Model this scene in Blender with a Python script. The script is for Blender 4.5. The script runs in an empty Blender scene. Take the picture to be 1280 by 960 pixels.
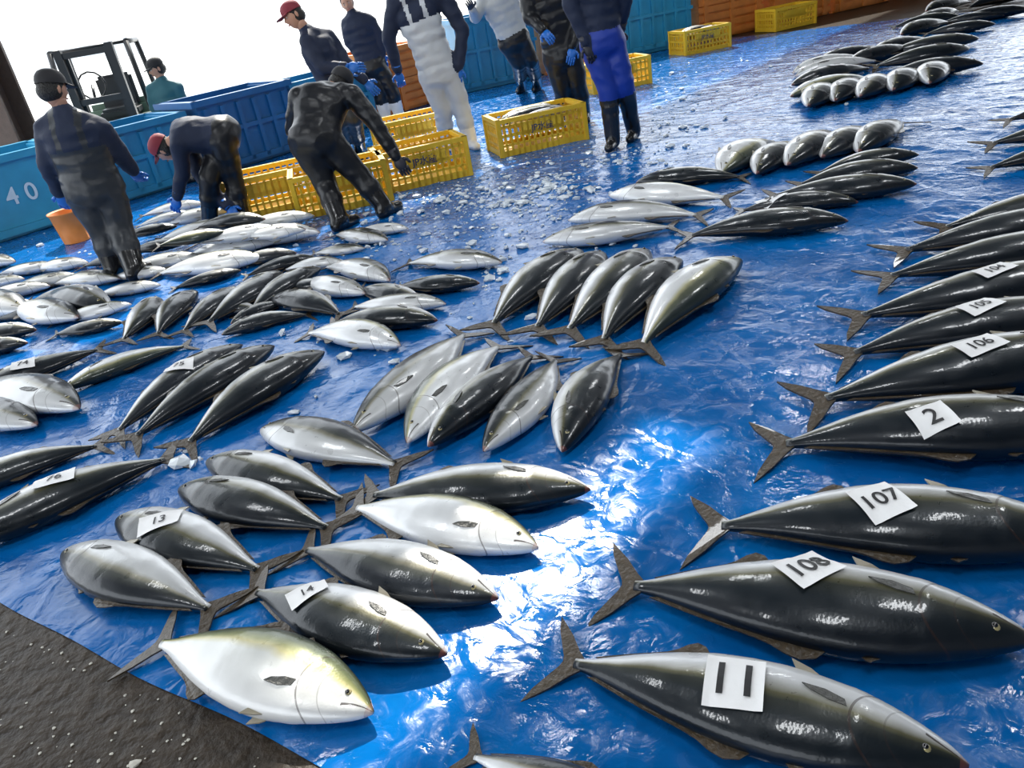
import bpy, bmesh, math, random
import numpy as np
from mathutils import Vector, Matrix, noise
random.seed(7); np.random.seed(7)
S=bpy.context.scene
S.view_settings.view_transform='Standard'
COL=S.collection
# ---------------------------------------------------------------- camera
H=1.6; TH=math.radians(27.8); RO=math.radians(10); FPX=960.0
sT,cT=math.sin(TH),math.cos(TH); sR,cR=math.sin(RO),math.cos(RO)
def ray(u,v):
    x=(u-640)/FPX; y=-(v-480)/FPX
    xr=x*cR+y*sR; yu=-x*sR+y*cR
    return Vector((xr, yu*sT+cT, yu*cT-sT))
def G(u,v,z=0.0):          # survey point on the horizontal plane z
    r=ray(u,v); t=(H-z)/(-r.z); return Vector((r.x*t,r.y*t,z))
def W(u,v,Y):              # survey point on the upright plane at distance Y
    r=ray(u,v); t=Y/r.y; return Vector((r.x*t,Y,H+r.z*t))
cam=bpy.data.objects.new('camera',bpy.data.cameras.new('camera')); COL.objects.link(cam)
cam.data.sensor_width=36; cam.data.lens=27; cam.data.clip_end=500
U=Vector((0,sT,cT)); R=Vector((1,0,0)); F=Vector((0,cT,-sT))
cx=R*cR-U*sR; cy=R*sR+U*cR; cz=-F
m=Matrix((cx,cy,cz)).transposed().to_4x4(); m.translation=Vector((0,0,H)); cam.matrix_world=m
S.camera=cam
# ---------------------------------------------------------------- materials
def mat(name,col,rough=.5,metal=0,coat=0,bump=0,bscale=20,var=0,spec=.5,trans=0,detail=4):
    M=bpy.data.materials.new(name); M.use_nodes=True; nt=M.node_tree; b=nt.nodes['Principled BSDF']
    b.inputs['Base Color'].default_value=(*col,1); b.inputs['Roughness'].default_value=rough
    b.inputs['Metallic'].default_value=metal; b.inputs['Coat Weight'].default_value=coat
    b.inputs['Specular IOR Level'].default_value=spec; b.inputs['Transmission Weight'].default_value=trans
    tc=nt.nodes.new('ShaderNodeTexCoord'); nz=nt.nodes.new('ShaderNodeTexNoise')
    nz.inputs['Scale'].default_value=bscale; nz.inputs['Detail'].default_value=detail
    nt.links.new(tc.outputs['Object'],nz.inputs['Vector'])
    if bump:
        bp=nt.nodes.new('ShaderNodeBump'); bp.inputs['Strength'].default_value=bump; bp.inputs['Distance'].default_value=.02
        nt.links.new(nz.outputs['Fac'],bp.inputs['Height']); nt.links.new(bp.outputs['Normal'],b.inputs['Normal'])
    if var:
        mx=nt.nodes.new('ShaderNodeMix'); mx.data_type='RGBA'
        mx.inputs[6].default_value=(*[c*(1-var) for c in col],1); mx.inputs[7].default_value=(*[min(1,c*(1+var)) for c in col],1)
        nt.links.new(nz.outputs['Fac'],mx.inputs[0]); nt.links.new(mx.outputs[2],b.inputs['Base Color'])
    return M
def ramp(nt,stops,interp='LINEAR'):
    r=nt.nodes.new('ShaderNodeValToRGB'); e=r.color_ramp.elements; r.color_ramp.interpolation=interp
    while len(e)>1: e.remove(e[-1])
    e[0].position=stops[0][0]; e[0].color=(*stops[0][1],1)
    for p,c in stops[1:]:
        q=e.new(p); q.color=(*c,1)
    return r
def math_n(nt,op,a,b=None,c=None):
    n=nt.nodes.new('ShaderNodeMath'); n.operation=op
    for i,x in enumerate((a,b,c)):
        if x is None: continue
        if isinstance(x,(int,float)): n.inputs[i].default_value=x
        else: nt.links.new(x,n.inputs[i])
    return n.outputs[0]
def fish_mat(name,stops,metal):
    M=bpy.data.materials.new(name); M.use_nodes=True; nt=M.node_tree; b=nt.nodes['Principled BSDF']; L=nt.links.new
    av=nt.nodes.new('ShaderNodeAttribute'); av.attribute_name='fv'
    as_=nt.nodes.new('ShaderNodeAttribute'); as_.attribute_name='fs'
    oi=nt.nodes.new('ShaderNodeObjectInfo'); tc=nt.nodes.new('ShaderNodeTexCoord')
    nz=nt.nodes.new('ShaderNodeTexNoise'); nz.inputs['Scale'].default_value=6; nz.inputs['Detail'].default_value=5
    L(tc.outputs['Object'],nz.inputs['Vector'])
    v=math_n(nt,'MULTIPLY_ADD',av.outputs['Fac'],.5,.5)
    v=math_n(nt,'ADD',v,math_n(nt,'MULTIPLY_ADD',nz.outputs['Fac'],.2,-.1))
    v=math_n(nt,'ADD',v,math_n(nt,'MULTIPLY_ADD',oi.outputs['Random'],.2,-.1))
    r=ramp(nt,stops); L(v,r.inputs[0])
    v2=math_n(nt,'MULTIPLY',av.outputs['Fac'],av.outputs['Fac'])
    g=math_n(nt,'SUBTRACT',as_.outputs['Fac'],math_n(nt,'MULTIPLY_ADD',v2,-.06,.235))
    g=math_n(nt,'ABSOLUTE',g); g=math_n(nt,'LESS_THAN',g,.003)
    g0=math_n(nt,'SUBTRACT',as_.outputs['Fac'],math_n(nt,'MULTIPLY_ADD',v2,-.05,.165))
    g0=math_n(nt,'LESS_THAN',math_n(nt,'ABSOLUTE',g0),.002)
    mo=math_n(nt,'MULTIPLY_ADD',as_.outputs['Fac'],-4.5,-.05)
    mo=math_n(nt,'ABSOLUTE',math_n(nt,'SUBTRACT',av.outputs['Fac'],mo)); mo=math_n(nt,'LESS_THAN',mo,.06)
    mo=math_n(nt,'MULTIPLY',mo,math_n(nt,'LESS_THAN',as_.outputs['Fac'],.085))
    ln=math_n(nt,'MAXIMUM',math_n(nt,'MAXIMUM',math_n(nt,'MULTIPLY',g,.6),math_n(nt,'MULTIPLY',g0,.3)),math_n(nt,'MULTIPLY',mo,.85))
    mx=nt.nodes.new('ShaderNodeMix'); mx.data_type='RGBA'; L(ln,mx.inputs[0]); L(r.outputs[0],mx.inputs[6]); mx.inputs[7].default_value=(.03,.015,.012,1)
    sn=math_n(nt,'MULTIPLY',math_n(nt,'LESS_THAN',as_.outputs['Fac'],.018),.3)
    m2=nt.nodes.new('ShaderNodeMix'); m2.data_type='RGBA'; L(sn,m2.inputs[0]); L(mx.outputs[2],m2.inputs[6]); m2.inputs[7].default_value=(.35,.1,.08,1)
    L(m2.outputs[2],b.inputs['Base Color'])
    b.inputs['Metallic'].default_value=metal; b.inputs['Coat Weight'].default_value=.45; b.inputs['Coat Roughness'].default_value=.09
    b.inputs['Specular IOR Level'].default_value=.35
    n2=nt.nodes.new('ShaderNodeTexNoise'); n2.inputs['Scale'].default_value=18; n2.inputs['Detail'].default_value=4; L(tc.outputs['Object'],n2.inputs['Vector'])
    L(math_n(nt,'MULTIPLY_ADD',n2.outputs['Fac'],.4,.14),b.inputs['Roughness'])
    vo=nt.nodes.new('ShaderNodeTexVoronoi'); vo.inputs['Scale'].default_value=130; L(tc.outputs['Object'],vo.inputs['Vector'])
    h_=math_n(nt,'ADD',math_n(nt,'MULTIPLY',vo.outputs['Distance'],.08),math_n(nt,'MULTIPLY',n2.outputs['Fac'],.6))
    h_=math_n(nt,'SUBTRACT',h_,ln)
    bp=nt.nodes.new('ShaderNodeBump'); bp.inputs['Strength'].default_value=.32; bp.inputs['Distance'].default_value=.006
    L(h_,bp.inputs['Height']); L(bp.outputs['Normal'],b.inputs['Normal']); L(bp.outputs['Normal'],b.inputs['Coat Normal'])
    return M
K=(.004,.007,.012)
FM={'d':fish_mat('fish_skin_dark',[(0,(.66,.67,.68)),(.24,(.55,.56,.57)),(.36,(.3,.3,.27)),(.43,(.1,.095,.05)),(.5,(.026,.03,.024)),(.65,(.007,.012,.016)),(1,K)],.2),
    's':fish_mat('fish_skin_silver',[(0,(.76,.77,.78)),(.62,(.6,.61,.61)),(.72,(.38,.36,.2)),(.8,(.1,.11,.07)),(.95,(.02,.03,.03))],.2),
    'k':fish_mat('fish_skin_amber',[(0,(.78,.78,.78)),(.55,(.62,.63,.6)),(.66,(.5,.46,.24)),(.73,(.24,.25,.1)),(.82,(.1,.12,.05)),(.97,(.03,.04,.03))],.15),
    'm':fish_mat('fish_skin_grey',[(0,(.7,.71,.72)),(.42,(.46,.47,.47)),(.52,(.2,.19,.14)),(.6,(.045,.05,.042)),(.75,(.01,.014,.02))],.2)}
finM=mat('fish_fin',(.045,.03,.014),.35,bump=.4,bscale=60,var=.6,coat=.3)
pecM=mat('fish_fin_pectoral',(.06,.06,.055),.35,bump=.4,bscale=60,var=.5,coat=.3)
palefin=mat('fish_fin_pale',(.3,.27,.2),.35,coat=.3)
eyeW=mat('fish_eye_ring',(.3,.26,.13),.15); eyeB=mat('fish_eye_pupil',(.004,.004,.006),.05,coat=1)
# ---------------------------------------------------------------- fish meshes
TS=[0,.008,.03,.06,.1,.15,.22,.3,.38,.46,.55,.64,.73,.8,.85,.88,.9]
THH=[.003,.011,.026,.041,.058,.075,.094,.106,.112,.11,.1,.081,.057,.036,.0215,.0155,.014]
dense=np.linspace(0,.9,181); hd=np.interp(dense,TS,THH)
pad=np.r_[hd[0],hd[0],hd,hd[-1],hd[-1]]; hsm=np.convolve(pad,[.1,.2,.4,.2,.1],'valid')
def hh(s): return float(np.interp(s,dense,hsm))
def ww(s):
    return hh(s)*float(np.interp(s,[0,.1,.3,.6,.85,.9],[.75,.6,.58,.58,.75,.8]))
def cen(s): return .012*math.sin(min(1,s/.5)*math.pi*.5)-.012
cache={}
def fish_mesh(kind,bend,side,droop=1):
    key=(kind,bend,side)
    if key in cache: return cache[key]
    bm=bmesh.new(); lf=bm.verts.layers.float.new('fs'); lv=bm.verts.layers.float.new('fv')
    def put(x_s,y,z,fs,fv):
        s=x_s
        yb=y+bend*(s-.45)**2
        zb=z
        if s>.5: zb-=side*.036*((s-.5)/.5)**1.6*1.3
        if s<.2: zb-=side*.02*((.2-s)/.2)**1.5
        v=bm.verts.new((.5-s,yb,zb)); v[lf]=fs; v[lv]=fv; return v
    ss=list(np.linspace(0,.06,8))+list(np.linspace(.075,.9,44)); N=28; rings=[]
    for s in ss:
        h=hh(s); w=ww(s)
        if abs(s-.222)<.014: w*=1.035
        rings.append([put(s,cen(s)+h*math.cos(2*math.pi*k/N),w*math.copysign(abs(math.sin(2*math.pi*k/N))**.92,math.sin(2*math.pi*k/N)),s,math.cos(2*math.pi*k/N)) for k in range(N)])
    for a,b in zip(rings,rings[1:]):
        for k in range(N): bm.faces.new((a[k],a[(k+1)%N],b[(k+1)%N],b[k]))
    bm.faces.new(rings[0][::-1]); bm.faces.new(rings[-1])
    def fin(pts,mi,th=.0025):
        up=[put(s,y,z+th,.5,0) for s,y,z in pts]; dn=[put(s,y,z-th,.5,0) for s,y,z in pts]
        f=[bm.faces.new(up),bm.faces.new(dn[::-1])]
        for i in range(len(pts)):
            j=(i+1)%len(pts); f.append(bm.faces.new((up[i],dn[i],dn[j],up[j])))
        for q in f: q.material_index=mi
    for sg in (1,-1):
        fin([(.868,0,0),(.875,sg*.014,0),(.9,sg*.036,.0),(.94,sg*.08,0),(1.0,sg*.132,0),(.985,sg*.09,0),(.96,sg*.048,0),(.94,sg*.016,0),(.935,0,0)],1,.003)
    def lowfin(s0,s1,sg,hgt,mi):
        P=[];Q=[]
        n=12
        for i in range(n+1):
            s=s0+(s1-s0)*i/n; base=cen(s)+sg*hh(s)*.96
            e=hgt*(math.exp(-((i/n-.1)/.13)**2)+.28*(1-i/n)+.1)
            P.append((s,base,0)); Q.append((s+.022,base+sg*e,0))
        fin(P+Q[::-1],mi,.002)
    lowfin(.42,.83,1,.024,1); lowfin(.56,.83,-1,.026,1)
    lowfin(.3,.4,1,.012,1)
    for sg in (1,-1):
        w=ww(.26)
        fin([(.242,-.022,sg*w*.97),(.248,-.038,sg*w*.93),(.29,-.048,sg*(ww(.29)*.9+.003)),(.34,-.048,sg*(ww(.34)*.92+.003)),(.32,-.036,sg*(ww(.32)+.001)),(.28,-.025,sg*(ww(.28)+.001))],5,.002)
        fin([(.3,cen(.3)-.1,sg*.012),(.33,-.115,sg*.02),(.375,-.125,sg*.026),(.36,-.102,sg*.02)],2,.002)
    for sg in (1,-1):
        for rad,off,mi in ((.0125,0,3),(.0068,.0072,4)):
            s0=.085; y0=cen(s0)+.008
            z0=ww(s0)*math.sqrt(1-(.008/hh(s0))**2)
            res=bmesh.ops.create_uvsphere(bm,u_segments=12,v_segments=8,radius=rad)
            for v in res['verts']:
                c=v.co.copy(); zz=sg*(z0-.005+off)+c.z*.5
                zz-=side*.02*((.2-s0)/.2)**1.5
                v.co=(.5-s0+c.x,y0+c.y*.9+bend*(s0-.45)**2,zz)
                for f in v.link_faces: f.material_index=mi
    bmesh.ops.recalc_face_normals(bm,faces=bm.faces)
    for f in bm.faces: f.smooth = f.material_index in (0,3,4)
    me=bpy.data.meshes.new('yellowtail_fish'); bm.to_mesh(me); bm.free()
    for M in (FM[kind],finM,palefin,eyeW,eyeB,pecM): me.materials.append(M)
    cache[key]=me; return me
FISH=[]
def fish(nose,tail,kind='d',side=1,plump=1.0,roll=None,z=0,Lmax=1.15,thick=1.0,bend=None):
    a=G(*nose,.06+z); b=G(*tail,.03+z); a.z=b.z=0
    d=a-b; L=min(d.length,Lmax); f=d.normalized(); left=Vector((-f.y,f.x,0)); up=Vector((0,0,1))
    ydir=left*side
    if roll is None: roll=random.uniform(0,11)
    if ydir.y<0: roll=-roll        # flank leans to the aisle side
    rr=math.radians(roll)
    y2=ydir*math.cos(rr)+up*math.sin(rr); z2=f.cross(y2)
    if bend is None: bend=random.choice((-.12,0,.12,.2))
    me=fish_mesh(kind,bend,side)
    o=bpy.data.objects.new('yellowtail_fish',me); COL.objects.link(o)
    he=.112*L*plump; we=.065*L*thick
    zc=math.sqrt((he*math.sin(rr))**2+(we*math.cos(rr))**2)*.98
    M=Matrix((f*L,y2*L*plump,z2*L*thick)).transposed().to_4x4()
    M.translation=b+f*L/2+Vector((0,0,zc+z+.006))
    o.matrix_world=M; FISH.append(o); o['side']=side
    return o
r1=fish((1212,962),(676,822),'d',-1,1.08,roll=6,bend=0,Lmax=1.3,thick=1.05)
r2=fish((1296,808),(748,732),'d',-1,1.14,roll=8,bend=0,Lmax=1.3,thick=1.1)
r3=fish((1378,675),(858,652),'d',-1,1.12,roll=5,bend=.12,Lmax=1.3,thick=1.1)
r4=fish((1425,540),(938,555),'d',-1,1.08,roll=6,Lmax=1.3,thick=1.1)
r5=fish((1430,440),(990,512),'d',-1,1.0,roll=8,Lmax=1.3,thick=1.1)
r6=fish((1430,392),(1025,443),'d',-1,.95,roll=5,Lmax=1.3,thick=1.05)
r7=fish((1430,340),(1045,410),'d',-1,.95,roll=5,Lmax=1.3,thick=1.05)
fish((1420,298),(1085,356),'d',-1,.95,Lmax=1.3); fish((1420,268),(1105,324),'d',-1,.95,Lmax=1.3); fish((1420,243),(1158,291),'d',-1,.95,Lmax=1.3)
fish((1440,178),(1213,212),'d',-1); fish((1440,150),(1220,184),'d',-1); fish((1440,122),(1240,152),'d',-1)
fish((880,1075),(572,925),'m',1,1.0,roll=5,Lmax=1.3)
tt={}
for n,t,k,s in [((1262,45),(1095,72),'m',-1),((1232,60),(1085,88),'d',-1),((1234,78),(1080,105),'d',-1),
  ((937,135),(1095,97),'s',1),((945,118),(1095,85),'m',1),((962,102),(1105,76),'m',-1),((1000,84),(1120,62),'d',1),
  ((988,158),(1040,108),'m',1),((1020,156),(1070,102),'d',1),((1055,152),(1105,97),'m',1),((1090,149),(1140,90),'d',1),((1125,142),(1178,82),'d',1),
  ((895,217),(965,175),'s',1),((940,216),(1000,178),'d',1),((982,211),(1045,165),'m',1),((1030,197),(1090,160),'m',1),((1070,190),(1128,152),'d',1),
  ((1148,190),(1010,218),'d',-1),((1147,207),(985,232),'d',-1),((1147,232),(950,250),'d',-1),((1073,248),(915,262),'d',-1),((1060,274),(845,296),'d',-1),
  ((678,303),(855,286),'d',-1),((712,272),(890,268),'m',-1),((760,245),(920,252),'s',-1),((795,226),(940,220),'d',1),
  ((1070,58),(1190,28),'d',1),((1100,42),(1205,14),'m',1),((1125,22),(1215,2),'d',1),((1245,30),(1150,45),'m',-1),((1290,12),(1180,30),'d',-1),((1290,-8),(1200,12),'d',-1),
  ((1080,70),(1170,50),'m',1),((1200,20),(1110,35),'d',-1),((1255,18),(1165,32),'m',-1),((985,92),(1090,72),'m',-1),((1060,80),(1150,60),'d',1)]:
    tt[n]=fish(n,t,k,s,1.2,thick=1.15)
for n,t,k,s in [((726,314),(598,418),'d',-1),((757,317),(662,424),'d',-1),((822,307),(700,428),'d',-1),((845,324),(732,438),'d',-1),((932,314),(778,443),'s',-1),
  ((449,541),(602,413),'m',-1),((499,549),(628,425),'s',-1),((538,556),(676,438),'d',1),((612,562),(712,444),'d',-1),((694,560),(772,434),'d',1)]:
    fish(n,t,k,s,1.06,roll=6,thick=1.1)
lc=[]
for n,t,k,s,p in [((327,532),(515,588),'m',-1,1.2),((254,575),(448,632),'d',1,1.1),((219,610),(432,668),'d',1,1.12),((141,648),(345,722),'d',1,1.15),((73,690),(285,772),'m',1,1.15),
  ((737,612),(440,622),'d',-1,1.15),((674,678),(425,632),'s',1,1.25),((619,748),(362,684),'m',-1,1.2),((554,818),(300,735),'d',-1,1.2),((468,882),(178,800),'k',1,1.28)]:
    lc.append(fish(n,t,k,s,p,roll=6,bend=0,thick=1.1))
la=fish((403,438),(212,568),'d',-1,1.15,thick=1.15,roll=8); lb=fish((345,432),(150,562),'d',-1,1.0,thick=1.1,roll=8); l2=fish((298,428),(122,552),'m',-1,.95,z=.0,roll=4)
lcx=fish((-75,690),(232,562),'d',1,1.15,Lmax=1.3,thick=1.1,roll=8); fish((-90,620),(142,548),'d',1,1.1)
fish((72,483),(243,425),'s',1,1.0); ltag=fish((-60,500),(140,432),'d',1,1.05)
fish((102,508),(-40,482),'m',1,1.15); fish((48,527),(-90,512),'m',1,1.15)
for n,t,k,s in [((628,325),(500,330),'d',1),((597,352),(482,362),'d',-1),((556,377),(430,386),'m',1),((547,396),(405,404),'d',-1),((504,425),(378,414),'s',1),
  ((275,412),(395,388),'m',1),((340,370),(440,392),'d',1),((452,366),(372,352),'m',1),((492,346),(405,332),'m',1),((285,398),(370,372),'d',1),
  ((398,333),(300,398),'d',-1),((358,340),(255,412),'m',-1),((300,357),(222,420),'m',-1),((243,362),(188,424),'d',-1),((202,370),(155,430),'d',-1),
  ((508,283),(440,290),'s',1),((483,298),(412,294),'d',1),((455,306),(385,318),'d',1),((430,322),(350,336),'m',1),
  ((162,378),(60,405),'s',1),((330,322),(185,348),'s',1),((402,288),(262,312),'s',1),((98,342),(0,366),'d',1),((62,354),(-40,378),'m',1),((150,345),(60,356),'d',1),
  ((40,374),(-50,396),'d',-1),((78,382),(-20,402),'m',-1),((45,408),(-60,428),'d',-1),((30,428),(-70,445),'d',-1),((395,318),(300,345),'d',-1),((30,345),(-50,362),'d',1),
  ((200,352),(110,372),'m',1),((210,335),(130,350),'d',1),((345,300),(225,322),'s',1),((250,320),(150,338),'m',1),((110,325),(30,340),'d',1),((70,330),(-10,345),'d',1),
  ((420,352),(330,365),'d',-1),((320,380),(240,392),'m',-1),((135,385),(50,372),'d',-1),((95,398),(10,388),'m',1),((35,392),(-60,380),'d',1),
  ((370,312),(275,335),'m',-1),((300,335),(210,362),'d',-1),((20,325),(-60,335),'d',1),((180,318),(100,332),'m',-1),
  ((150,400),(60,420),'d',-1),((130,362),(30,378),'m',-1),((520,372),(440,362),'d',-1)]:
    fish(n,t,k,s,1.2,thick=1.2)
for n,t,k,s,z in [((300,277),(190,302),'d',1,.08),((285,262),(180,288),'m',1,.04),((255,252),(170,272),'d',1,.02),((392,268),(285,290),'s',1,.05),((350,285),(235,308),'s',1,.1),((235,300),(150,318),'d',-1,.05),
   ((330,272),(240,285),'m',-1,.14),((280,288),(190,310),'s',-1,.16),((240,262),(165,285),'d',1,.1),((220,280),(140,300),'d',-1,.12),((380,285),(290,300),'m',1,.1)]:
    fish(n,t,k,s,1.15,z=z,thick=1.2)
# ---------------------------------------------------------------- paper tags
paper=mat('tag_paper',(.8,.8,.8),.6,bump=.15,bscale=30); ink=mat('tag_ink',(.01,.01,.012),.5)
def text_mesh(txt,size):
    c=bpy.data.curves.new('t','FONT'); c.body=txt; c.size=size; c.align_x='CENTER'; c.align_y='CENTER'; c.offset=size*.012
    o=bpy.data.objects.new('t',c); COL.objects.link(o); dg=bpy.context.evaluated_depsgraph_get()
    me=bpy.data.meshes.new_from_object(o.evaluated_get(dg)); bpy.data.objects.remove(o); return me
def tag(o,pos,ang,w,h,txt,ts=None,zc=.12):
    side=o['side']; Mi=o.matrix_world.inverted()
    c=o.matrix_world@Vector((.5-pos[0],pos[1]*.11,side*.05)) if 0<=pos[0]<1 else G(*pos,zc)
    a=math.radians(ang); ex=Vector((math.cos(a),math.sin(a),0)); ey=Vector((-math.sin(a),math.cos(a),0))
    zl=(o.matrix_world.to_3x3()@Vector((0,0,side))).normalized()
    def drape(p,off):
        q=Mi@p; s=min(.9,max(0,.5-q.x)); y=(q.y-cen(s))/hh(s)
        yc=max(-.9,min(.9,y)); z=ww(s)*math.sqrt(1-yc*yc)
        if s>.5: z-=.036*((s-.5)/.5)**1.6*1.3
        z-=.06*min(.5,max(0,abs(y)-.9))
        r=o.matrix_world@Vector((q.x,q.y,side*z)); r+=zl*off; return r
    nx,ny=14,12; bm=bmesh.new(); g={}
    for i in range(nx+1):
        for j in range(ny+1):
            g[i,j]=bm.verts.new(drape(c+ex*(i/nx-.5)*w+ey*(j/ny-.5)*h,.005+.006*(max(0,abs(i/nx-.5)-.35)+max(0,abs(j/ny-.5)-.35))*4))
    for i in range(nx):
        for j in range(ny):
            f=bm.faces.new((g[i,j],g[i+1,j],g[i+1,j+1],g[i,j+1])); f.smooth=True
    me=text_mesh(txt,ts or h*.85)
    b2=bmesh.new(); b2.from_mesh(me); bmesh.ops.triangulate(b2,faces=b2.faces)
    for _ in range(2):
        bmesh.ops.subdivide_edges(b2,edges=[e for e in b2.edges if e.calc_length()>.012],cuts=1,use_grid_fill=True); bmesh.ops.triangulate(b2,faces=b2.faces)
    vm={}
    for v in b2.verts: vm[v]=bm.verts.new(drape(c+ex*v.co.x+ey*v.co.y,.0085))
    for f in b2.faces:
        try: q=bm.faces.new([vm[v] for v in f.verts]); q.material_index=1
        except ValueError: pass
    b2.free(); m2=bpy.data.meshes.new('paper_tag'); bm.to_mesh(m2); bm.free(); m2.materials.append(paper); m2.materials.append(ink)
    COL.objects.link(bpy.data.objects.new('paper_tag',m2))
tag(r1,(918,857),-24,.13,.135,'11',.12); tag(r2,(1010,712),20,.14,.12,'108',.08,.14); tag(r3,(1100,630),8,.125,.14,'107',.075,.14)
tag(r4,(1165,527),4,.12,.11,'2',.09,.14); tag(r5,(.47,-.15),12,.16,.1,'106',.065); tag(r6,(.5,-.15),14,.15,.1,'105',.06); tag(r7,(.48,-.15),14,.16,.09,'104',.06)
tag(lc[3],(203,658),8,.15,.09,'13',.055,.1); tag(lc[8],(385,742),25,.12,.08,'14',.045,.1); tag(lcx,(70,602),20,.15,.1,'76',.06); tag(l2,(.42,-.1),10,.14,.11,'75',.06)
tag(ltag,(.45,0),20,.12,.1,'74',.06); tag(tt[(945,118)],(.5,0),10,.2,.14,'38',.09); tag(tt[(1073,248)],(.68,0),10,.17,.12,'52',.08)
# ---------------------------------------------------------------- tarp, floor
E=Vector((.816,-.578,0)); Nn=Vector((.578,.816,0)); O=Vector((-1.85,2.12,0))
def tarp():
    es=np.arange(-6.3,7.2,.04); ns=np.arange(0,14.01,.04); A,B=np.meshgrid(es,ns,indexing='ij')
    X=O.x+A*E.x+B*Nn.x; Y=O.y+A*E.y+B*Nn.y
    Z=np.zeros_like(X); rng=np.random.RandomState(3)
    for i in range(26):
        a=rng.uniform(0,np.pi); f=rng.uniform(1.5,8); ph=rng.uniform(0,6.28)
        w=np.sin((X*np.cos(a)+Y*np.sin(a))*f+ph+.9*np.sin(X*1.3+i)+.8*np.sin(Y*1.7+2*i))
        Z+=np.exp(-(w/.15)**2)*rng.uniform(.002,.008)*np.clip(np.sin(X*1.6+Y*.9+i*1.9),0,1)
    Z+= .003*np.sin(A*1.2)*np.sin(B*1.5)+.003
    Z*=np.clip(1.2-B*.03,.3,1)
    edge=np.minimum(B/.05,1); Z=np.clip(Z,0.001,.02)*edge+.003
    jit=.008*np.sin(A*3.1)+.005*np.sin(A*8.3+1); X=X-np.where(B<.01,jit,0)*Nn.x; Y=Y-np.where(B<.01,jit,0)*Nn.y
    n,mm=X.shape; co=np.stack([X,Y,Z],-1).reshape(-1,3)
    idx=np.arange(n*mm).reshape(n,mm); q=np.stack([idx[:-1,:-1],idx[1:,:-1],idx[1:,1:],idx[:-1,1:]],-1).reshape(-1,4)
    me=bpy.data.meshes.new('blue_tarp'); me.from_pydata(co.tolist(),[],q.tolist()); me.polygons.foreach_set('use_smooth',[True]*len(me.polygons))
    M=bpy.data.materials.new('blue_tarp'); M.use_nodes=True; nt=M.node_tree; b=nt.nodes['Principled BSDF']; L=nt.links.new
    tc=nt.nodes.new('ShaderNodeTexCoord')
    n1=nt.nodes.new('ShaderNodeTexNoise'); n1.inputs['Scale'].default_value=1.8; n1.inputs['Detail'].default_value=5; n1.inputs['Distortion'].default_value=.6; L(tc.outputs['Object'],n1.inputs['Vector'])
    n2=nt.nodes.new('ShaderNodeTexNoise'); n2.inputs['Scale'].default_value=12; n2.inputs['Detail'].default_value=5; n2.inputs['Distortion'].default_value=1; L(tc.outputs['Object'],n2.inputs['Vector'])
    vo=nt.nodes.new('ShaderNodeTexVoronoi'); vo.feature='DISTANCE_TO_EDGE'; vo.inputs['Scale'].default_value=3.6
    mp=nt.nodes.new('ShaderNodeMix'); mp.data_type='VECTOR'; mp.inputs[0].default_value=.25; L(tc.outputs['Object'],mp.inputs[4]); L(n1.outputs['Color'],mp.inputs[5]); L(mp.outputs[1],vo.inputs['Vector'])
    r=ramp(nt,[(.3,(.001,.08,.29)),(.7,(.001,.145,.46))]); L(n1.outputs['Fac'],r.inputs[0]); L(r.outputs[0],b.inputs['Base Color'])
    rr=ramp(nt,[(.4,(.06,.06,.06)),(.64,(.3,.3,.3))]); L(n2.outputs['Fac'],rr.inputs[0]); L(rr.outputs[0],b.inputs['Roughness'])
    b.inputs['Specular IOR Level'].default_value=.4
    cr=math_n(nt,'MINIMUM',vo.outputs['Distance'],.06)
    hgt=math_n(nt,'ADD',math_n(nt,'MULTIPLY',cr,-2.0),math_n(nt,'ADD',math_n(nt,'MULTIPLY',n1.outputs['Fac'],1.6),math_n(nt,'MULTIPLY',n2.outputs['Fac'],.35)))
    bp=nt.nodes.new('ShaderNodeBump'); bp.inputs['Strength'].default_value=.5; bp.inputs['Distance'].default_value=.025; L(hgt,bp.inputs['Height']); L(bp.outputs['Normal'],b.inputs['Normal'])
    me.materials.append(M); COL.objects.link(bpy.data.objects.new('blue_tarp',me))
tarp()
D=Vector((.72,.694,0)); NB=Vector((-.694,.72,0))   # building axes
def bpt(d,n,z=0): return D*d+NB*n+Vector((0,0,z))
def mesh_obj(name,bm,mats,parent=None,smooth=False):
    me=bpy.data.meshes.new(name); 
    if smooth:
        for f in bm.faces: f.smooth=True
    bm.to_mesh(me); bm.free()
    for M in mats: me.materials.append(M)
    o=bpy.data.objects.new(name,me); COL.objects.link(o)
    if parent: o.parent=parent
    return o
def box(bm,c,sz,M=None,mi=0,bev=0,taper=1):
    r=bmesh.ops.create_cube(bm,size=1); vs=r['verts']
    for v in vs:
        k=taper if v.co.z<0 else 1
        v.co=Vector((v.co.x*sz[0]*k,v.co.y*sz[1]*k,v.co.z*sz[2]))+Vector(c)
    if bev: bmesh.ops.bevel(bm,geom=list({e for v in vs for e in v.link_edges}),offset=bev,segments=2,affect='EDGES'); 
    if M is not None and not bev:
        for v in vs: v.co=M@v.co
    if mi:
        for f in {f for v in vs if v.is_valid for f in v.link_faces}: f.material_index=mi
BM=Matrix((D,NB,Vector((0,0,1)))).transposed().to_4x4()
asph=mat('wet_concrete',(.03,.021,.013),.4,bump=.8,bscale=22,var=.95,detail=10,spec=.2)
bm=bmesh.new(); box(bm,(8,1.2,-.05),(44,17.4,.1),BM); mesh_obj('floor',bm,[asph])
debris=mat('floor_debris_mat',(.5,.48,.42),.6); bm=bmesh.new()
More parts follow.
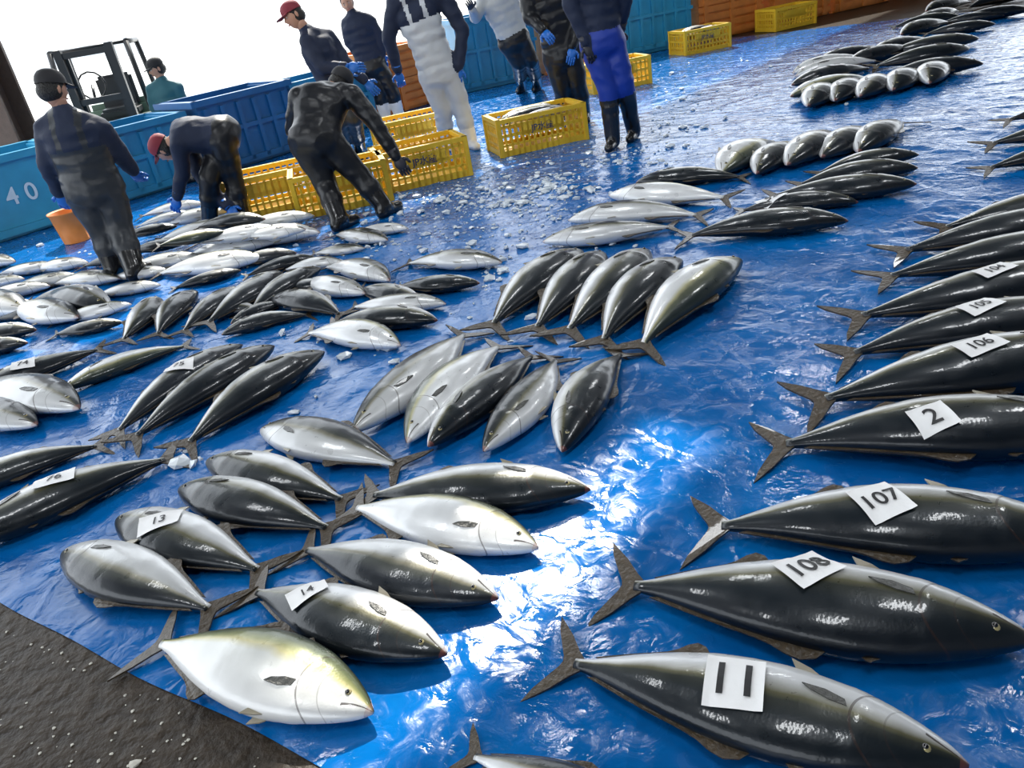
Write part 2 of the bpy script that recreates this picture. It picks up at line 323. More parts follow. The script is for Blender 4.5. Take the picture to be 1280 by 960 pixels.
for k in range(110):
    p=G(random.uniform(0,330),random.uniform(770,960),0) if k else G(168,955)
    if (p-O).dot(Nn)>-.03: continue
    rd=random.uniform(.0015,.005) if k else .014
    r=bmesh.ops.create_icosphere(bm,subdivisions=1,radius=rd)
    for q in r['verts']: q.co=Vector((q.co.x*random.uniform(.7,1.6)+p.x,q.co.y*random.uniform(.7,1.6)+p.y,q.co.z*.4+.002))
mesh_obj('floor_debris',bm,[debris])
quay=mat('quay_concrete',(.6,.6,.58),.8,bump=.3,bscale=3,var=.15)
bm=bmesh.new(); box(bm,(0,109.9,-.06),(400,200,.1),BM); mesh_obj('quay_ground',bm,[quay])
# unseen roof added for lighting; slot shaped for sun strip (four panels around it)
roofM=mat('roof_steel',(.09,.095,.1),.6,var=.2); wallM=mat('wall_panel',(.2,.21,.22),.7,var=.2)
sun_el=math.radians(42.5); sun_h=Vector((-.04,1,0)).normalized(); RZ=6.0
sc=(G(430,940)+G(855,555))/2; off=sun_h*(RZ/math.tan(sun_el)); sc2=sc+off
s_d=sc2.dot(D); s_n=sc2.dot(NB)+.03; hl=.9; hw=.18
bm=bmesh.new(); d0,d1,n0,n1=-12,30,-7,9.9
for a,b,c,e in ((d0,s_d-hl,n0,n1),(s_d+hl,d1,n0,n1),(s_d-hl,s_d+hl,n0,s_n-hw),(s_d-hl,s_d+hl,s_n+hw,n1)):
    box(bm,((a+b)/2,(c+e)/2,RZ+.03),(b-a,e-c,.06),BM)
mesh_obj('unseen_ceiling',bm,[roofM])
bm=bmesh.new(); box(bm,(9,-7,3),(42,.2,6),BM); mesh_obj('unseen_wall_right',bm,[wallM])  # unseen hall wall, put in for the lighting
# ---------------------------------------------------------------- tanks
blueT=mat('tank_blue',(.012,.2,.4),.4,var=.3,bscale=4); blueD=mat('tank_blue_dark',(.006,.1,.28),.45,var=.3,bscale=4); blueL=mat('tank_blue_light',(.03,.3,.5),.4,var=.25,bscale=4)
orangeT=mat('tank_orange',(.62,.2,.035),.5,var=.3,bscale=6); whiteI=mat('white_paint',(.55,.7,.8),.5)
def tank(d,n,w,dp,h,M,name,txt=None,yaw=0,planks=False):
    e=bpy.data.objects.new(name,None); COL.objects.link(e); e.matrix_world=Matrix.Translation(bpt(d,n))@Matrix.Rotation(yaw,4,'Z')@BM
    bm=bmesh.new(); t=.05
    box(bm,(0,-dp/2+t/2,h/2),(w-.04,t,h-.04)); box(bm,(0,dp/2-t/2,h/2),(w-.04,t,h-.04))
    box(bm,(-w/2+t,0,h/2),(t,dp-.02,h-.04)); box(bm,(w/2-t,0,h/2),(t,dp-.02,h-.04)); box(bm,(0,0,.08),(w-.06,dp-.06,.08))
    for sy in (-1,1): box(bm,(0,sy*dp/2,h-.03),(w+.04,.09,.07))
    for sx in (-1,1): box(bm,(sx*(w/2),0,h-.03),(.09,dp+.08,.07))
    if planks:
        for k in range(7): box(bm,(0,-dp/2-.015,.1+k*(h-.15)/7),(w,.03,(h-.15)/7*.7))
        for x in (-w*.4,0,w*.4): box(bm,(x,-dp/2-.03,h/2),(.08,.04,h*.95))
    else:
        for k in range(6):
            x=-w/2+w*(k+.5)/6
            if not (txt and k in (1,2,3,4)):
                box(bm,(x,-dp/2-.015,h*.48),(.05,.05,h*.8))
    box(bm,(0,-dp/2-.015,h*.1),(w,.05,.07)); box(bm,(0,-dp/2-.02,h*.55),(w,.03,.05)) if not txt else None
    for sy in (-1,0,1): box(bm,(0,sy*dp*.4,.02),(w,.1,.06))
    mesh_obj('tank_shell',bm,[M],e)
    if txt:
        me=text_mesh(txt,.24); me.materials.append(whiteI); o=bpy.data.objects.new('tank_number',me); COL.objects.link(o); o.parent=e
        o.matrix_local=Matrix.Translation((.1,-dp/2-.012,h*.5))@Matrix.Rotation(math.pi/2,4,'X')
    return e
hs=[.8,.8,.8,.78,.86,.8,.92]
for i,k in enumerate(range(-2,5)):
    d=2.3+1.42*k
    M_=[blueT,blueD,blueL,blueT,blueD,blueT,orangeT][i]
    tank(d,9.55+(.45 if k>=4 else (.12 if k%2 else 0)),1.3,.9,hs[i],M_,'orange_fish_tank' if M_ is orangeT else 'blue_fish_tank','4 0' if k==0 else None,planks=M_ is orangeT)
for i in range(8):
    p=Vector((2.0+(i-1)*1.43,14.35+(i-1)*.46,0)); M_={0:blueT,1:orangeT,2:blueL}.get(i,orangeT); bl=M_ is not orangeT
    tank(p.dot(D),p.dot(NB),1.38,.9,1.1,M_,'blue_fish_tank' if bl else 'orange_fish_tank',yaw=math.atan2(.46,1.43)-math.atan2(D.y,D.x),planks=not bl)
# orange bucket between the workers
bm=bmesh.new(); bp_=G(98,302)
pr=None
for z,r in ((0,.12),(.0,.12),(.26,.15),(.28,.165),(.29,.165),(.28,.145),(.03,.11),(.03,.001)):
    rr=[bm.verts.new((bp_.x+r*math.cos(k*math.pi/12),bp_.y+r*math.sin(k*math.pi/12),z+.012)) for k in range(24)]
    if pr:
        for k in range(24): bm.faces.new((pr[k],pr[(k+1)%24],rr[(k+1)%24],rr[k])).smooth=True
    pr=rr
mesh_obj('orange_bucket',bm,[orangeT])
# ---------------------------------------------------------------- crates
yel=mat('crate_plastic',(.78,.5,.03),.4,var=.15,bscale=8); dk=mat('crate_print',(.02,.04,.12),.5)
def crate(px,yaw,w=.8,dp=.5,h=.36,txt=True,fill=False,z=0):
    e=bpy.data.objects.new('yellow_fish_crate',None); COL.objects.link(e); c=G(*px); e.matrix_world=Matrix.Translation((c.x,c.y,.008))@Matrix.Rotation(math.radians(yaw),4,'Z')
    bm=bmesh.new(); t=.018
    box(bm,(0,0,.02),(w-.03,dp-.03,.02))
    for sx,sy,ln,ax in ((0,-1,w,0),(0,1,w,0),(-1,0,dp,1),(1,0,dp,1)):
        cx_,cy_=sx*w/2,sy*dp/2
        def B(a,zc,la,lz,ex=0):
            if ax==0: box(bm,(a,cy_,zc),(la,t+ex,lz))
            else: box(bm,(cx_,a,zc),(t+ex,la,lz))
        B(0,h-.02,ln+.04,.04,.03); B(0,.03,ln,.06,.0); B(0,h*.55,ln,.03); B(0,h*.8,ln,.02); B(0,h*.3,ln,.02)
        n=int(ln/.06)
        for k in range(n+1): B(-ln/2+ln*k/n,h/2,.02,h)
        if ax==0: B(0,h*.62,ln*.5,h*.3)
        B(-ln/2,h/2,.05,h,.015); B(ln/2,h/2,.05,h,.015)
    mesh_obj('crate_body',bm,[yel],e)
    if txt:
        me=text_mesh('JP水産',.085); me.materials.append(dk); o=bpy.data.objects.new('crate_lettering',me); COL.objects.link(o); o.parent=e
        o.matrix_local=Matrix.Translation((0,-dp/2-.011,h*.62))@Matrix.Rotation(math.pi/2,4,'X')
    if fill:
        for k in range(5):
            o=bpy.data.objects.new('crate_fish',fish_mesh('smd'[k%3],0,1)); COL.objects.link(o); o.parent=e
            o.matrix_local=Matrix.Translation((.0,-.16+.08*k,h-.04+.02*(k%2)))@Matrix.Rotation((k%2)*math.pi+.1*k,4,'Z')@Matrix.Scale(.72,4)
crate((345,260),14,txt=False); crate((432,256),10,txt=False); crate((530,226),14); crate((672,182),12,w=.9,fill=True); crate((770,110),10,txt=False); crate((875,64),14,fill=True); crate((982,35),18,txt=False,w=.85); crate((518,185),14,txt=False)
# ---------------------------------------------------------------- ice
iceM=mat('ice',(.8,.87,.93),.2,trans=.3,spec=.6)
bm=bmesh.new()
for (u,v,su,sv,n) in [(650,242,60,18,300),(600,262,70,16,180),(690,236,20,7,120),(560,255,40,12,100),(620,350,16,8,25),(640,300,80,24,90),(560,300,60,20,70),(235,572,8,5,8),(820,160,40,25,130),(300,320,60,10,60),(870,110,60,20,110),(120,300,60,14,60),(700,200,60,22,150),(450,300,50,16,70),(490,470,30,10,14),(940,90,40,10,30),(780,200,50,10,70),(400,400,150,50,60)]:
    for k in range(n):
        p=G(random.gauss(u,su),random.gauss(v,sv),0); rd=random.uniform(.003,.014) if random.random()<.86 else random.uniform(.014,.034)
        r=bmesh.ops.create_icosphere(bm,subdivisions=1,radius=rd)
        a,b_=random.uniform(.6,1.8),random.uniform(.6,1.8)
        for q in r['verts']: q.co=Vector(((q.co.x*a+rd*random.uniform(-.3,.3))+p.x,q.co.y*b_+rd*random.uniform(-.3,.3)+p.y,q.co.z*.6+rd*(.45+random.uniform(-.15,.15))+.008))
mesh_obj('crushed_ice',bm,[iceM])
# ---------------------------------------------------------------- people
navy=mat('jacket_navy',(.014,.022,.05),.65,bump=.3,bscale=14,spec=.3); black=mat('rain_gear_black',(.009,.01,.013),.36,bump=.3,bscale=9,spec=.4)
char=mat('overall_charcoal',(.024,.028,.034),.38,bump=.3,bscale=10,spec=.4); whiteO=mat('overall_white',(.5,.53,.56),.4,bump=.3,bscale=12)
blueP=mat('trousers_blue',(.006,.035,.3),.5,bump=.3,bscale=12); bootB=mat('boot_black',(.01,.01,.011),.25,coat=.3); bootW=mat('boot_white',(.7,.7,.68),.35)
glB=mat('glove_blue',(.01,.13,.5),.4); glK=mat('glove_dark',(.02,.02,.03),.5); skin=mat('skin',(.5,.27,.18),.5); hairM=mat('hair_black',(.01,.009,.008),.5,bump=.8,bscale=80)
teal=mat('jacket_teal',(.02,.12,.15),.6,bump=.4,bscale=12); grayJ=mat('jacket_grey',(.4,.42,.43),.5,bump=.3,bscale=12)
capK=mat('cap_black',(.012,.012,.015),.7); capR=mat('cap_maroon',(.22,.02,.035),.7); eyeD=mat('eye_dark',(.01,.008,.006),.1); eyeL=mat('eye_white',(.8,.8,.78),.2); lips=mat('lips',(.4,.15,.12),.5)
def tube(bm,a,b,ra,rb,mi=0,n=12,caps=True):
    ax=(b-a); L=ax.length
    if L<1e-5: return
    q=ax.to_track_quat('Z','Y').to_matrix()
    r0=[bm.verts.new(a+q@Vector((ra*math.cos(2*math.pi*k/n),ra*math.sin(2*math.pi*k/n),0))) for k in range(n)]
    r1=[bm.verts.new(b+q@Vector((rb*math.cos(2*math.pi*k/n),rb*math.sin(2*math.pi*k/n),0))) for k in range(n)]
    fs=[bm.faces.new((r0[k],r0[(k+1)%n],r1[(k+1)%n],r1[k])) for k in range(n)]
    fs+=[bm.faces.new(r0[::-1]),bm.faces.new(r1)]
    for f in fs: f.material_index=mi; f.smooth=True
def ell(bm,c,axes,mi=0,seg=16):
    r=bmesh.ops.create_uvsphere(bm,u_segments=seg,v_segments=max(6,seg//2+2),radius=1)
    for v in r['verts']: p=v.co.copy(); v.co=c+axes[0]*p.x+axes[1]*p.y+axes[2]*p.z
    for v in r['verts']:
        for f in v.link_faces: f.material_index=mi; f.smooth=True
def sph(bm,c,r,mi=0,seg=12): ell(bm,c,(Vector((r,0,0)),Vector((0,r,0)),Vector((0,0,r))),mi,seg)
def hand(bm,wrist,dr,nrm,mi,flip=1,k=1.0):
    dr=dr.normalized(); sd=dr.cross(nrm).normalized()*flip; nm=sd.cross(dr).normalized()*flip
    pc=wrist+dr*.05*k; ell(bm,pc,(dr*.056*k,sd*.045*k,nm*.02*k),mi,12)
    for i,(ln,) in enumerate(((.068,),(.078,),(.072,),(.056,))):
        base=pc+dr*.038*k+sd*(.032-.0215*i)*k; p1=base+(dr*.95-nm*.25)*ln*.45*k; p2=p1+(dr*.75-nm*.65)*ln*.32*k; p3=p2+(dr*.3-nm*.95)*ln*.28*k
        for a,b,ra,rb in ((base,p1,.0115,.0105),(p1,p2,.0105,.0095),(p2,p3,.0095,.008)):
            tube(bm,a,b,ra*k,rb*k,mi,8); sph(bm,b,rb*k,mi,8)
    b0=wrist+dr*.03*k+sd*.035*k; p1=b0+(dr*.6+sd*.75)*.035*k; p2=p1+(dr*.85+sd*.2-nm*.3)*.03*k
    tube(bm,b0,p1,.014*k,.012*k,mi,8); sph(bm,p1,.012*k,mi,8); tube(bm,p1,p2,.012*k,.009*k,mi,8); sph(bm,p2,.009*k,mi,8)
def head_mesh(bm,c,f,u,cap,idx):
    f=f.normalized(); s=f.cross(u).normalized(); u=s.cross(f).normalized()
    nu,nv=32,24; rows=[]
    for j in range(nv+1):
        ph=math.pi*j/nv; row=[]
        for i in range(nu):
            th=2*math.pi*i/nu; x=math.sin(ph)*math.sin(th); y=math.sin(ph)*math.cos(th); z=math.cos(ph)
            X=x*.076; Y=y*.095; Z=z*.118
            if z<0:
                X*=1-.28*(-z)**1.3; Y*=1-.12*(-z) if y>0 else 1-.3*(-z)
            if y>.3:
                Y+=.022*math.exp(-(x/.16)**2-((z+.12)/.16)**2); Y-=.008*math.exp(-((abs(x)-.38)/.18)**2-((z-.08)/.12)**2)
                Y+=.008*math.exp(-(x/.3)**2-((z+.78)/.18)**2)+.005*math.exp(-(x/.25)**2-((z+.46)/.08)**2)
            row.append(bm.verts.new(c+s*X+f*Y+u*Z))
        rows.append(row)
    for j in range(nv):
        for i in range(nu):
            q=bm.faces.new((rows[j][i],rows[j][(i+1)%nu],rows[j+1][(i+1)%nu],rows[j+1][i])) ; q.smooth=True; q.material_index=idx[0]
    bmesh.ops.remove_doubles(bm,verts=rows[0]+rows[-1],dist=1e-6)
    for sg in (-1,1):
        ell(bm,c+s*sg*.029+f*.08+u*.01,(s*.012,f*.01,u*.007),idx[4],10); ell(bm,c+s*sg*.029+f*.0865+u*.01,(s*.0055,f*.005,u*.0055),idx[3],8)
        ell(bm,c+s*sg*.029+f*.088+u*.032,(s*.016,f*.005,u*.003),idx[1],8)
        ell(bm,c+s*sg*.076-f*.008-u*.005,(s*.009,f*.018,u*.03),idx[0],10)
    ell(bm,c+f*.09-u*.055,(s*.022,f*.007,u*.006),idx[5],10)
    for j in range(3):
        ell(bm,c-f*(.012+.006*j)+u*(.028-.02*j),(s*.083,f*.09,u*(.1-.012*j)),idx[1],20)
    if cap:
        n=24; prev=None
        for z,r in ((.035,1.0),(.06,1.0),(.09,.93),(.118,.72),(.134,.4),(.138,.02)):
            rr=[bm.verts.new(c+s*.09*r*math.sin(2*math.pi*k/n)+f*(.104*r*math.cos(2*math.pi*k/n)-.006)+u*z) for k in range(n)]
            if prev:
                for k in range(n): q=bm.faces.new((prev[k],prev[(k+1)%n],rr[(k+1)%n],rr[k])); q.smooth=True; q.material_index=idx[2]
            prev=rr
        A=[];Bv=[]
        for k in range(9):
            a=math.radians(-60+15*k); 
            A.append((c+s*.09*math.sin(a)+f*(.104*math.cos(a)-.006)+u*.038)); Bv.append(c+s*.085*math.sin(a)+f*(.104*math.cos(a)+.075*math.cos(a*.9))+u*.022)
        for dz in (0,.006):
            va=[bm.verts.new(p+u*dz) for p in A]; vb=[bm.verts.new(p+u*dz) for p in Bv]
            for k in range(8): q=bm.faces.new((va[k],va[k+1],vb[k+1],vb[k])); q.material_index=idx[2]
def seg_dist(P,a,b):
    a=np.array(a); b=np.array(b); ab=b-a; t=np.clip(((P-a)@ab)/max(1e-9,ab@ab),0,1); return np.linalg.norm(P-(a+t[:,None]*ab),axis=1),t
def person(name,Y,J,jm,pm,bm_,gm,capm=None,face=(0,1,0),bib=0.0,fat=1.0,tilt=None,toe=(0,1,0),cuff=.45,bootfrac=.45):
    P={}
    for k,v in J.items():
        if k in('anL','anR'): P[k]=G(v[0],v[1],.09)
        else: P[k]=W(v[0],v[1],Y+(v[2] if len(v)>2 else 0))
    sv=(P['shR']-P['shL']).normalized()
    pel=P['pelvis']; hv=Vector((sv.x,sv.y,0)); hv=hv.normalized() if hv.length>.2 else Vector((1,0,0))
    if (P['anR']-P['anL']).dot(hv)<0: hv=-hv
    P['hipL']=pel-hv*.09-Vector((0,0,.04)); P['hipR']=pel+hv*.09-Vector((0,0,.04))
    toe=Vector(toe).normalized()
    bones=[]; bm=bmesh.new()
    def limb(a,b,ra,rb,lab):
        tube(bm,a,b,ra*fat,rb*fat); sph(bm,a,ra*fat*.99); sph(bm,b,rb*fat*.99); bones.append((a,b,(ra+rb)/2*fat,lab))
    for sd in 'LR':
        limb(P['sh'+sd],P['el'+sd],.08,.064,0); limb(P['el'+sd],P['ha'+sd],.064,.047,0)
        limb(P['hip'+sd],P['kn'+sd],.115,.088,1)
        kn,an=P['kn'+sd],P['an'+sd]; mid=kn.lerp(an,1-bootfrac)
        tube(bm,kn,an,.086*fat,.068*fat); sph(bm,an,.068*fat); bones.append((kn,mid,.076*fat,1)); bones.append((mid,an,.071*fat,2))
        tube(bm,mid,mid+(kn-mid).normalized()*.05,.084*fat,.088*fat)
        a0=Vector((an.x,an.y,.055))-toe*.04; a1=a0+toe*.2; a1.z=.045
        tube(bm,a0,a1,.058,.047); sph(bm,a0,.058); sph(bm,a1,.047); bones.append((a0,a1,.05,2))
    ch=P['chest']; ax=(ch-pel).normalized(); wv=(sv-ax*sv.dot(ax)).normalized(); dv=ax.cross(wv)
    for t,wd,dd in ((-.12,.19,.15),(0,.19,.15),(.2,.178,.14),(.4,.172,.135),(.6,.18,.138),(.8,.192,.14),(1,.2,.135)):
        ell(bm,pel.lerp(ch,t),(wv*wd*fat,dv*dd*fat,ax*.13),0,20)
    bones.append((pel,ch,.17,3))
    ntop=P['neck']; tube(bm,ch,ntop,.13,.07); sph(bm,ntop,.07); bones.append((ch,ntop,.1,4))
    for sd in 'LR': tube(bm,P['sh'+sd],ntop.lerp(ch,.35),.078*fat,.09*fat); bones.append((P['sh'+sd],ntop.lerp(ch,.35),.09,4))
    me=bpy.data.meshes.new('b'); bm.to_mesh(me); bm.free(); o=bpy.data.objects.new('b',me); COL.objects.link(o)
    r=o.modifiers.new('r','REMESH'); r.mode='VOXEL'; r.voxel_size=.017; r.use_smooth_shade=True
    s=o.modifiers.new('s','SMOOTH'); s.factor=.6; s.iterations=4
    dg=bpy.context.evaluated_depsgraph_get(); m2=bpy.data.meshes.new_from_object(o.evaluated_get(dg)); bpy.data.objects.remove(o)
    nvt=len(m2.vertices); co=np.empty(nvt*3); m2.vertices.foreach_get('co',co); co=co.reshape(-1,3); no=np.empty(nvt*3); m2.vertices.foreach_get('normal',no); no=no.reshape(-1,3)
    for i in range(nvt):
        p=Vector(co[i]); q=noise.noise(Vector((p.x*5,p.y*5,p.z*9)))
        w=(.45-abs(q)*2.2)*.009+noise.noise(p*18)*.003
        if p.z<.4: w*=max(0,(p.z-.1)/.3)
        co[i]+=no[i]*w
    co[:,2]=np.maximum(co[:,2],.012)
    m2.vertices.foreach_set('co',co.ravel())
    npf=len(m2.polygons); ce=np.empty(npf*3); m2.polygons.foreach_get('center',ce); ce=ce.reshape(-1,3)
    best=np.full(npf,9.); lab=np.zeros(npf,int)
    lat=np.abs((ce-np.array(ch))@np.array(wv))
    strap=(np.abs(lat-.085)<.022) if bib>.1 else np.zeros(npf,bool)
    for a,b,rad,l in bones:
        d,t=seg_dist(ce,a,b); d=d-rad
        if l==3: li=np.where(t<max(bib,.12),1,0); li=np.where(strap,1,li)
        elif l==4: li=np.where(strap,1,0)
        else: li=np.full(npf,l)
        mk=d<best; best[mk]=d[mk]; lab[mk]=li[mk]
    bm=bmesh.new(); bm.from_mesh(m2); bm.faces.ensure_lookup_table()
    for i,f in enumerate(bm.faces): f.material_index=int(lab[i]); f.smooth=True
    for sd in 'LR':
        dr=P['ha'+sd]-P['el'+sd]; tube(bm,P['ha'+sd]-dr.normalized()*.05,P['ha'+sd]+dr.normalized()*.03,.052,.034,3)
        hand(bm,P['ha'+sd]+dr.normalized()*.02,dr,Vector((0,-1,.2)),3,1 if sd=='L' else -1,1.1)
    hd=P['head']; tube(bm,ntop,hd-(hd-ntop)*.1,.055,.055,4)
    up=(hd-ntop).normalized() if tilt is None else Vector(tilt)
    head_mesh(bm,hd,Vector(face),up,capm is not None,(4,5,6,7,8,9))
    me=bpy.data.meshes.new('body'); bm.to_mesh(me); bm.free()
    for M in (jm,pm,bm_,gm,skin,hairM,capm or capK,eyeD,eyeL,lips): me.materials.append(M)
    COL.objects.link(bpy.data.objects.new(name,me))
N_='fish_market_worker'
person(N_,5.95,dict(head=(66,112),neck=(78,138),chest=(92,168),pelvis=(116,232),shL=(60,162,.0),shR=(124,162,.05),elL=(60,205),haL=(74,240,.1),elR=(146,188,.15),haR=(165,212,.3),knL=(128,288),knR=(150,284),anL=(142,334),anR=(168,336)),
  navy,char,bootB,glB,capK,face=(.5,.85,-.25),bib=.75,toe=(.3,.9,0),fat=1.16)
person(N_,7.0,dict(head=(206,186,.05),neck=(222,172),chest=(234,168),pelvis=(277,168),shL=(224,178,-.15),shR=(226,160,.15),elL=(228,215,-.1),haL=(222,245,-.05),elR=(252,222,.1),haR=(284,258,-.1),knL=(262,222,-.1),knR=(290,218),anL=(262,275),anR=(303,268)),
  navy,black,bootB,glB,capR,face=(-.6,.2,-.7),tilt=(-.8,0,.3),toe=(-.7,.5,0),fat=1.05)
person(N_,6.4,dict(head=(425,105,.42),neck=(412,112,.3),chest=(402,125,.2),pelvis=(394,172,0),shL=(374,122,.2),shR=(438,118,.2),elL=(366,160,.35),haL=(385,195,.5),elR=(468,152,.15),haR=(494,194,.1),knL=(406,228),knR=(446,216),anL=(424,275),anR=(480,258)),
  black,black,bootB,glK,capK,face=(.2,.8,-.5),bib=0,toe=(.6,.7,0),fat=1.12)
person(N_,8.2,dict(head=(367,20),neck=(383,38),chest=(398,60),pelvis=(420,108),shL=(384,52,-.12),shR=(412,48,.15),elL=(402,84,-.2),haL=(432,84,-.25),elR=(430,75,.1),haR=(455,100),knL=(424,150),knR=(442,148),anL=(430,197),anR=(450,190)),
  navy,char,bootB,glB,capR,face=(-.8,-.5,-.25),toe=(-.7,-.4,0),fat=1.05)
person(N_,11.2,dict(head=(434,4),neck=(440,16),chest=(447,34),pelvis=(464,80),shL=(434,30),shR=(462,26),elL=(436,52),haL=(446,68),elR=(474,46),haR=(478,66),knL=(474,116),knR=(490,114),anL=(483,150),anR=(500,147)),
  navy,black,bootW,glB,None,face=(0,-1,-.2),toe=(0,-1,0),bootfrac=.7,fat=1.1)
person(N_,8.6,dict(head=(505,-42),neck=(512,-15),chest=(522,18),pelvis=(548,88),shL=(494,4),shR=(556,-2),elL=(486,48,.05),haL=(497,88,.1),elR=(578,38),haR=(574,82,-.05),knL=(552,135),knR=(576,132),anL=(560,178),anR=(588,176)),
  navy,whiteO,bootW,glB,capK,face=(.1,1,-.3),bib=.9,toe=(.3,-.8,0),fat=1.16)
person(N_,11.0,dict(head=(604,-30),neck=(612,-16),chest=(622,4),pelvis=(642,48),shL=(604,2),shR=(638,-6),elL=(594,22,-.1),haL=(590,12,-.3),elR=(650,20),haR=(652,44),knL=(648,78),knR=(664,76),anL=(652,108),anR=(672,106)),
  grayJ,black,bootB,glK,capK,face=(-.6,-.8,-.3),toe=(-.4,-.8,0),fat=1.15)
person(N_,8.9,dict(head=(668,-60),neck=(673,-35),chest=(682,-8),pelvis=(702,62),shL=(656,-18),shR=(706,-24),elL=(662,22,-.1),haL=(678,38,-.3),elR=(722,18),haR=(716,58,-.2),knL=(702,108),knR=(722,102),anL=(706,146),anR=(730,142)),
  black,black,bootB,glB,capK,face=(-.2,-1,-.3),bib=.8,toe=(0,-1,0),fat=1.18)
person(N_,7.35,dict(head=(736,-105),neck=(738,-72),chest=(742,-40),pelvis=(752,46),shL=(714,-48),shR=(774,-55),elL=(712,4,-.05),haL=(732,52,-.1),elR=(782,-5,0),haR=(776,35,.1),knL=(760,112),knR=(780,104),anL=(766,174),anR=(792,163)),
  navy,blueP,bootB,glK,capK,face=(-.3,1,-.2),toe=(-.4,-.8,0),bootfrac=1.0,fat=1.08)
person(N_,10.8,dict(head=(196,86),neck=(202,100),chest=(207,118),pelvis=(224,163),shL=(190,112),shR=(222,110),elL=(192,134),haL=(204,152),elR=(232,134),haR=(228,156),knL=(232,193),knR=(246,190),anL=(240,218),anR=(256,214)),
  teal,char,bootB,glK,capK,face=(-.8,-.5,-.2),toe=(-.7,-.6,0))
# ---------------------------------------------------------------- forklift
fk=mat('forklift_frame',(.02,.022,.025),.4); fkb=mat('forklift_body',(.1,.16,.12),.4); tyre=mat('tyre_rubber',(.015,.015,.015),.8,bump=.3,bscale=40)
e=bpy.data.objects.new('forklift',None); COL.objects.link(e); p=W(135,110,11.3); e.matrix_world=Matrix.Translation((p.x,p.y,0))@Matrix.Rotation(math.radians(12),4,'Z')
bm=bmesh.new(); V=Vector; HT=1.6
for x in (-.5,.5):
    tube(bm,V((x,-.45,.8)),V((x*.92,-.3,HT)),.035,.035,0,8); tube(bm,V((x,.75,.7)),V((x*.92,.6,HT)),.035,.035,0,8); tube(bm,V((x*.92,-.3,HT)),V((x*.92,.6,HT)),.035,.035,0,8)
for k in range(6): tube(bm,V((-.46,-.3+.18*k,HT)),V((.46,-.3+.18*k,HT)),.02,.02,0,8)
tube(bm,V((-.2,0,1.0)),V((-.2,.12,1.15)),.02,.02,0,8)
for k in range(12):
    a=math.pi*2*k/12; b=math.pi*2*(k+1)/12; tube(bm,V((-.2+.17*math.cos(a),.12,1.15+.17*math.sin(a))),V((-.2+.17*math.cos(b),.12,1.15+.17*math.sin(b))),.013,.013,0,6)
mesh_obj('overhead_guard',bm,[fk],e)
bm=bmesh.new(); box(bm,(0,.3,.45),(1.0,1.3,.45),bev=.06); box(bm,(0,.85,.55),(1.02,.45,.65),bev=.08); mesh_obj('chassis',bm,[fkb],e)
bm=bmesh.new(); box(bm,(0,.4,.75),(.5,.5,.14),bev=.04); box(bm,(0,.65,1.0),(.48,.12,.45),bev=.04); mesh_obj('seat',bm,[fk],e)
bm=bmesh.new()
for x in (-.3,.3): box(bm,(x,-.62,.85),(.09,.12,1.55)); box(bm,(x*.8,-.55,.8),(.05,.06,1.45)); box(bm,(x,-1.1,.1),(.12,1.0,.04))
for z in (.3,1.0,1.55): box(bm,(0,-.62,z),(.62,.06,.07))
mesh_obj('mast_and_forks',bm,[fk],e)
bm=bmesh.new()
for x in (-.52,.52):
    for y in (-.3,.85): tube(bm,V((x-.09,y,.25)),V((x+.09,y,.25)),.25,.25,0,24); tube(bm,V((x-.1,y,.25)),V((x+.1,y,.25)),.12,.12,0,16)
mesh_obj('wheels',bm,[tyre],e)
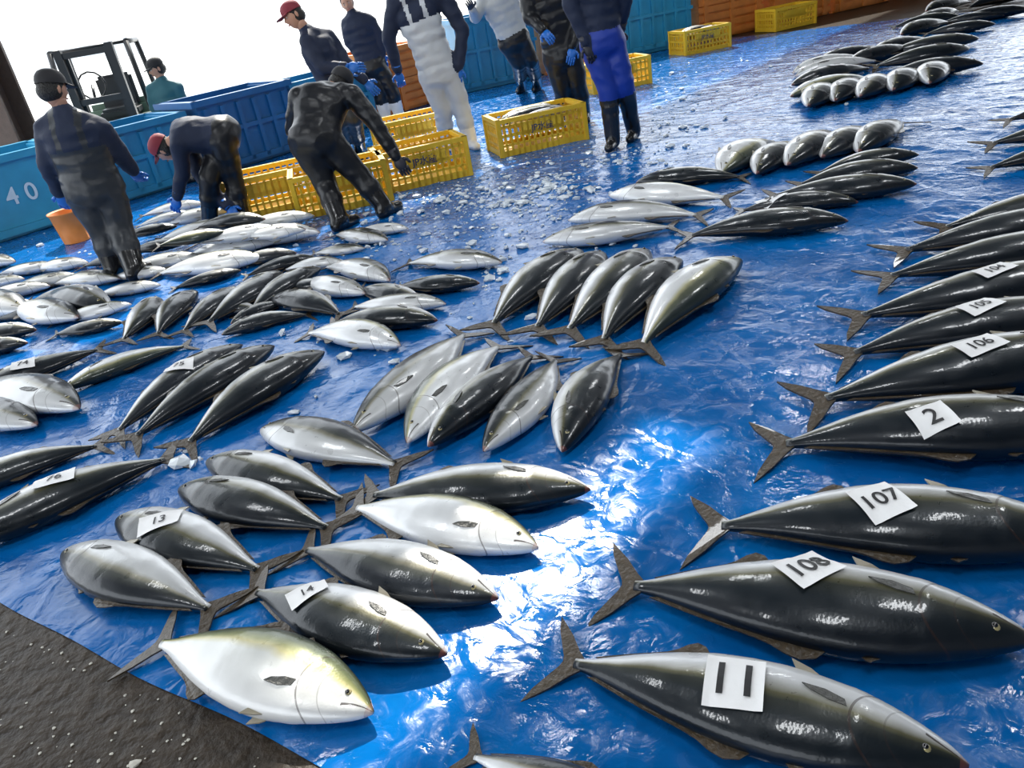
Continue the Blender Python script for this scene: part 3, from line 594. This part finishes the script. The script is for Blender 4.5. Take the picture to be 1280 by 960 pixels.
# pillar
bm=bmesh.new(); pc=W(8,150,9.9); py=9.95
box(bm,(pc.x-.1,py,3),(.14,.5,6)); box(bm,(pc.x-.1,py-.25,3),(.5,.05,6)); box(bm,(pc.x-.1,py+.25,3),(.5,.05,6)); box(bm,(pc.x-.1,py,.15),(.7,.7,.3))
mesh_obj('steel_column',bm,[mat('column_brown',(.1,.06,.045),.6,bump=.3,var=.3)])
# distant sheds
pale=mat('shed_pale',(.7,.72,.75),.8); pale2=mat('shed_door',(.5,.54,.58),.8)
for i,(d,n,w,h) in enumerate([(-10,100,16,3),(12,115,22,2.5),(40,105,18,3),(-40,110,20,2.5)]):
    bm=bmesh.new(); box(bm,(d,n,h/2),(w,8,h),BM)
    box(bm,(d,n,h+.2),(w+1,9,.4),BM); 
    for k in range(5): box(bm,(d-w/2+w*(k+.5)/5,n-4.02,h*.45),(w*.12,.1,h*.5),BM,1)
    mesh_obj('harbour_shed',bm,[pale,pale2])
# ---------------------------------------------------------------- lights
w=bpy.data.worlds.new('World'); S.world=w; w.use_nodes=True; b=w.node_tree.nodes['Background']; b.inputs[0].default_value=(.88,.94,1,1); b.inputs[1].default_value=3.0
sl=bpy.data.lights.new('sun','SUN'); sl.energy=8; sl.angle=math.radians(.8); sl.color=(1,.95,.85); so=bpy.data.objects.new('sun',sl); COL.objects.link(so)
dirv=-(sun_h*math.cos(sun_el)+Vector((0,0,math.sin(sun_el)))); so.rotation_euler=dirv.to_track_quat('-Z','Y').to_euler(); so.location=(5,15,12)
lampM=mat('fill_lamp_housing',(.7,.7,.7),.4)
for d,n in ((0,0),(4,0),(8,0),(0,4.5),(5,4.5),(10,4),(-3,2)):  # overhead fill lamps and their housings, added out of view to brighten the foreground
    al=bpy.data.lights.new('fill_lamp','AREA'); al.shape='RECTANGLE'; al.size=1.6; al.size_y=.35; al.energy=62; al.color=(.95,.98,1)
    e=bpy.data.objects.new('fill_lamp',None); COL.objects.link(e); e.matrix_world=Matrix.Translation(bpt(d,n,5.2))@BM
    ao=bpy.data.objects.new('fill_light',al); COL.objects.link(ao); ao.parent=e
    bm=bmesh.new(); box(bm,(0,0,.06),(1.7,.42,.06)); box(bm,(-.6,0,.42),(.02,.02,.7)); box(bm,(.6,0,.42),(.02,.02,.7)); mesh_obj('fill_housing',bm,[lampM],e)
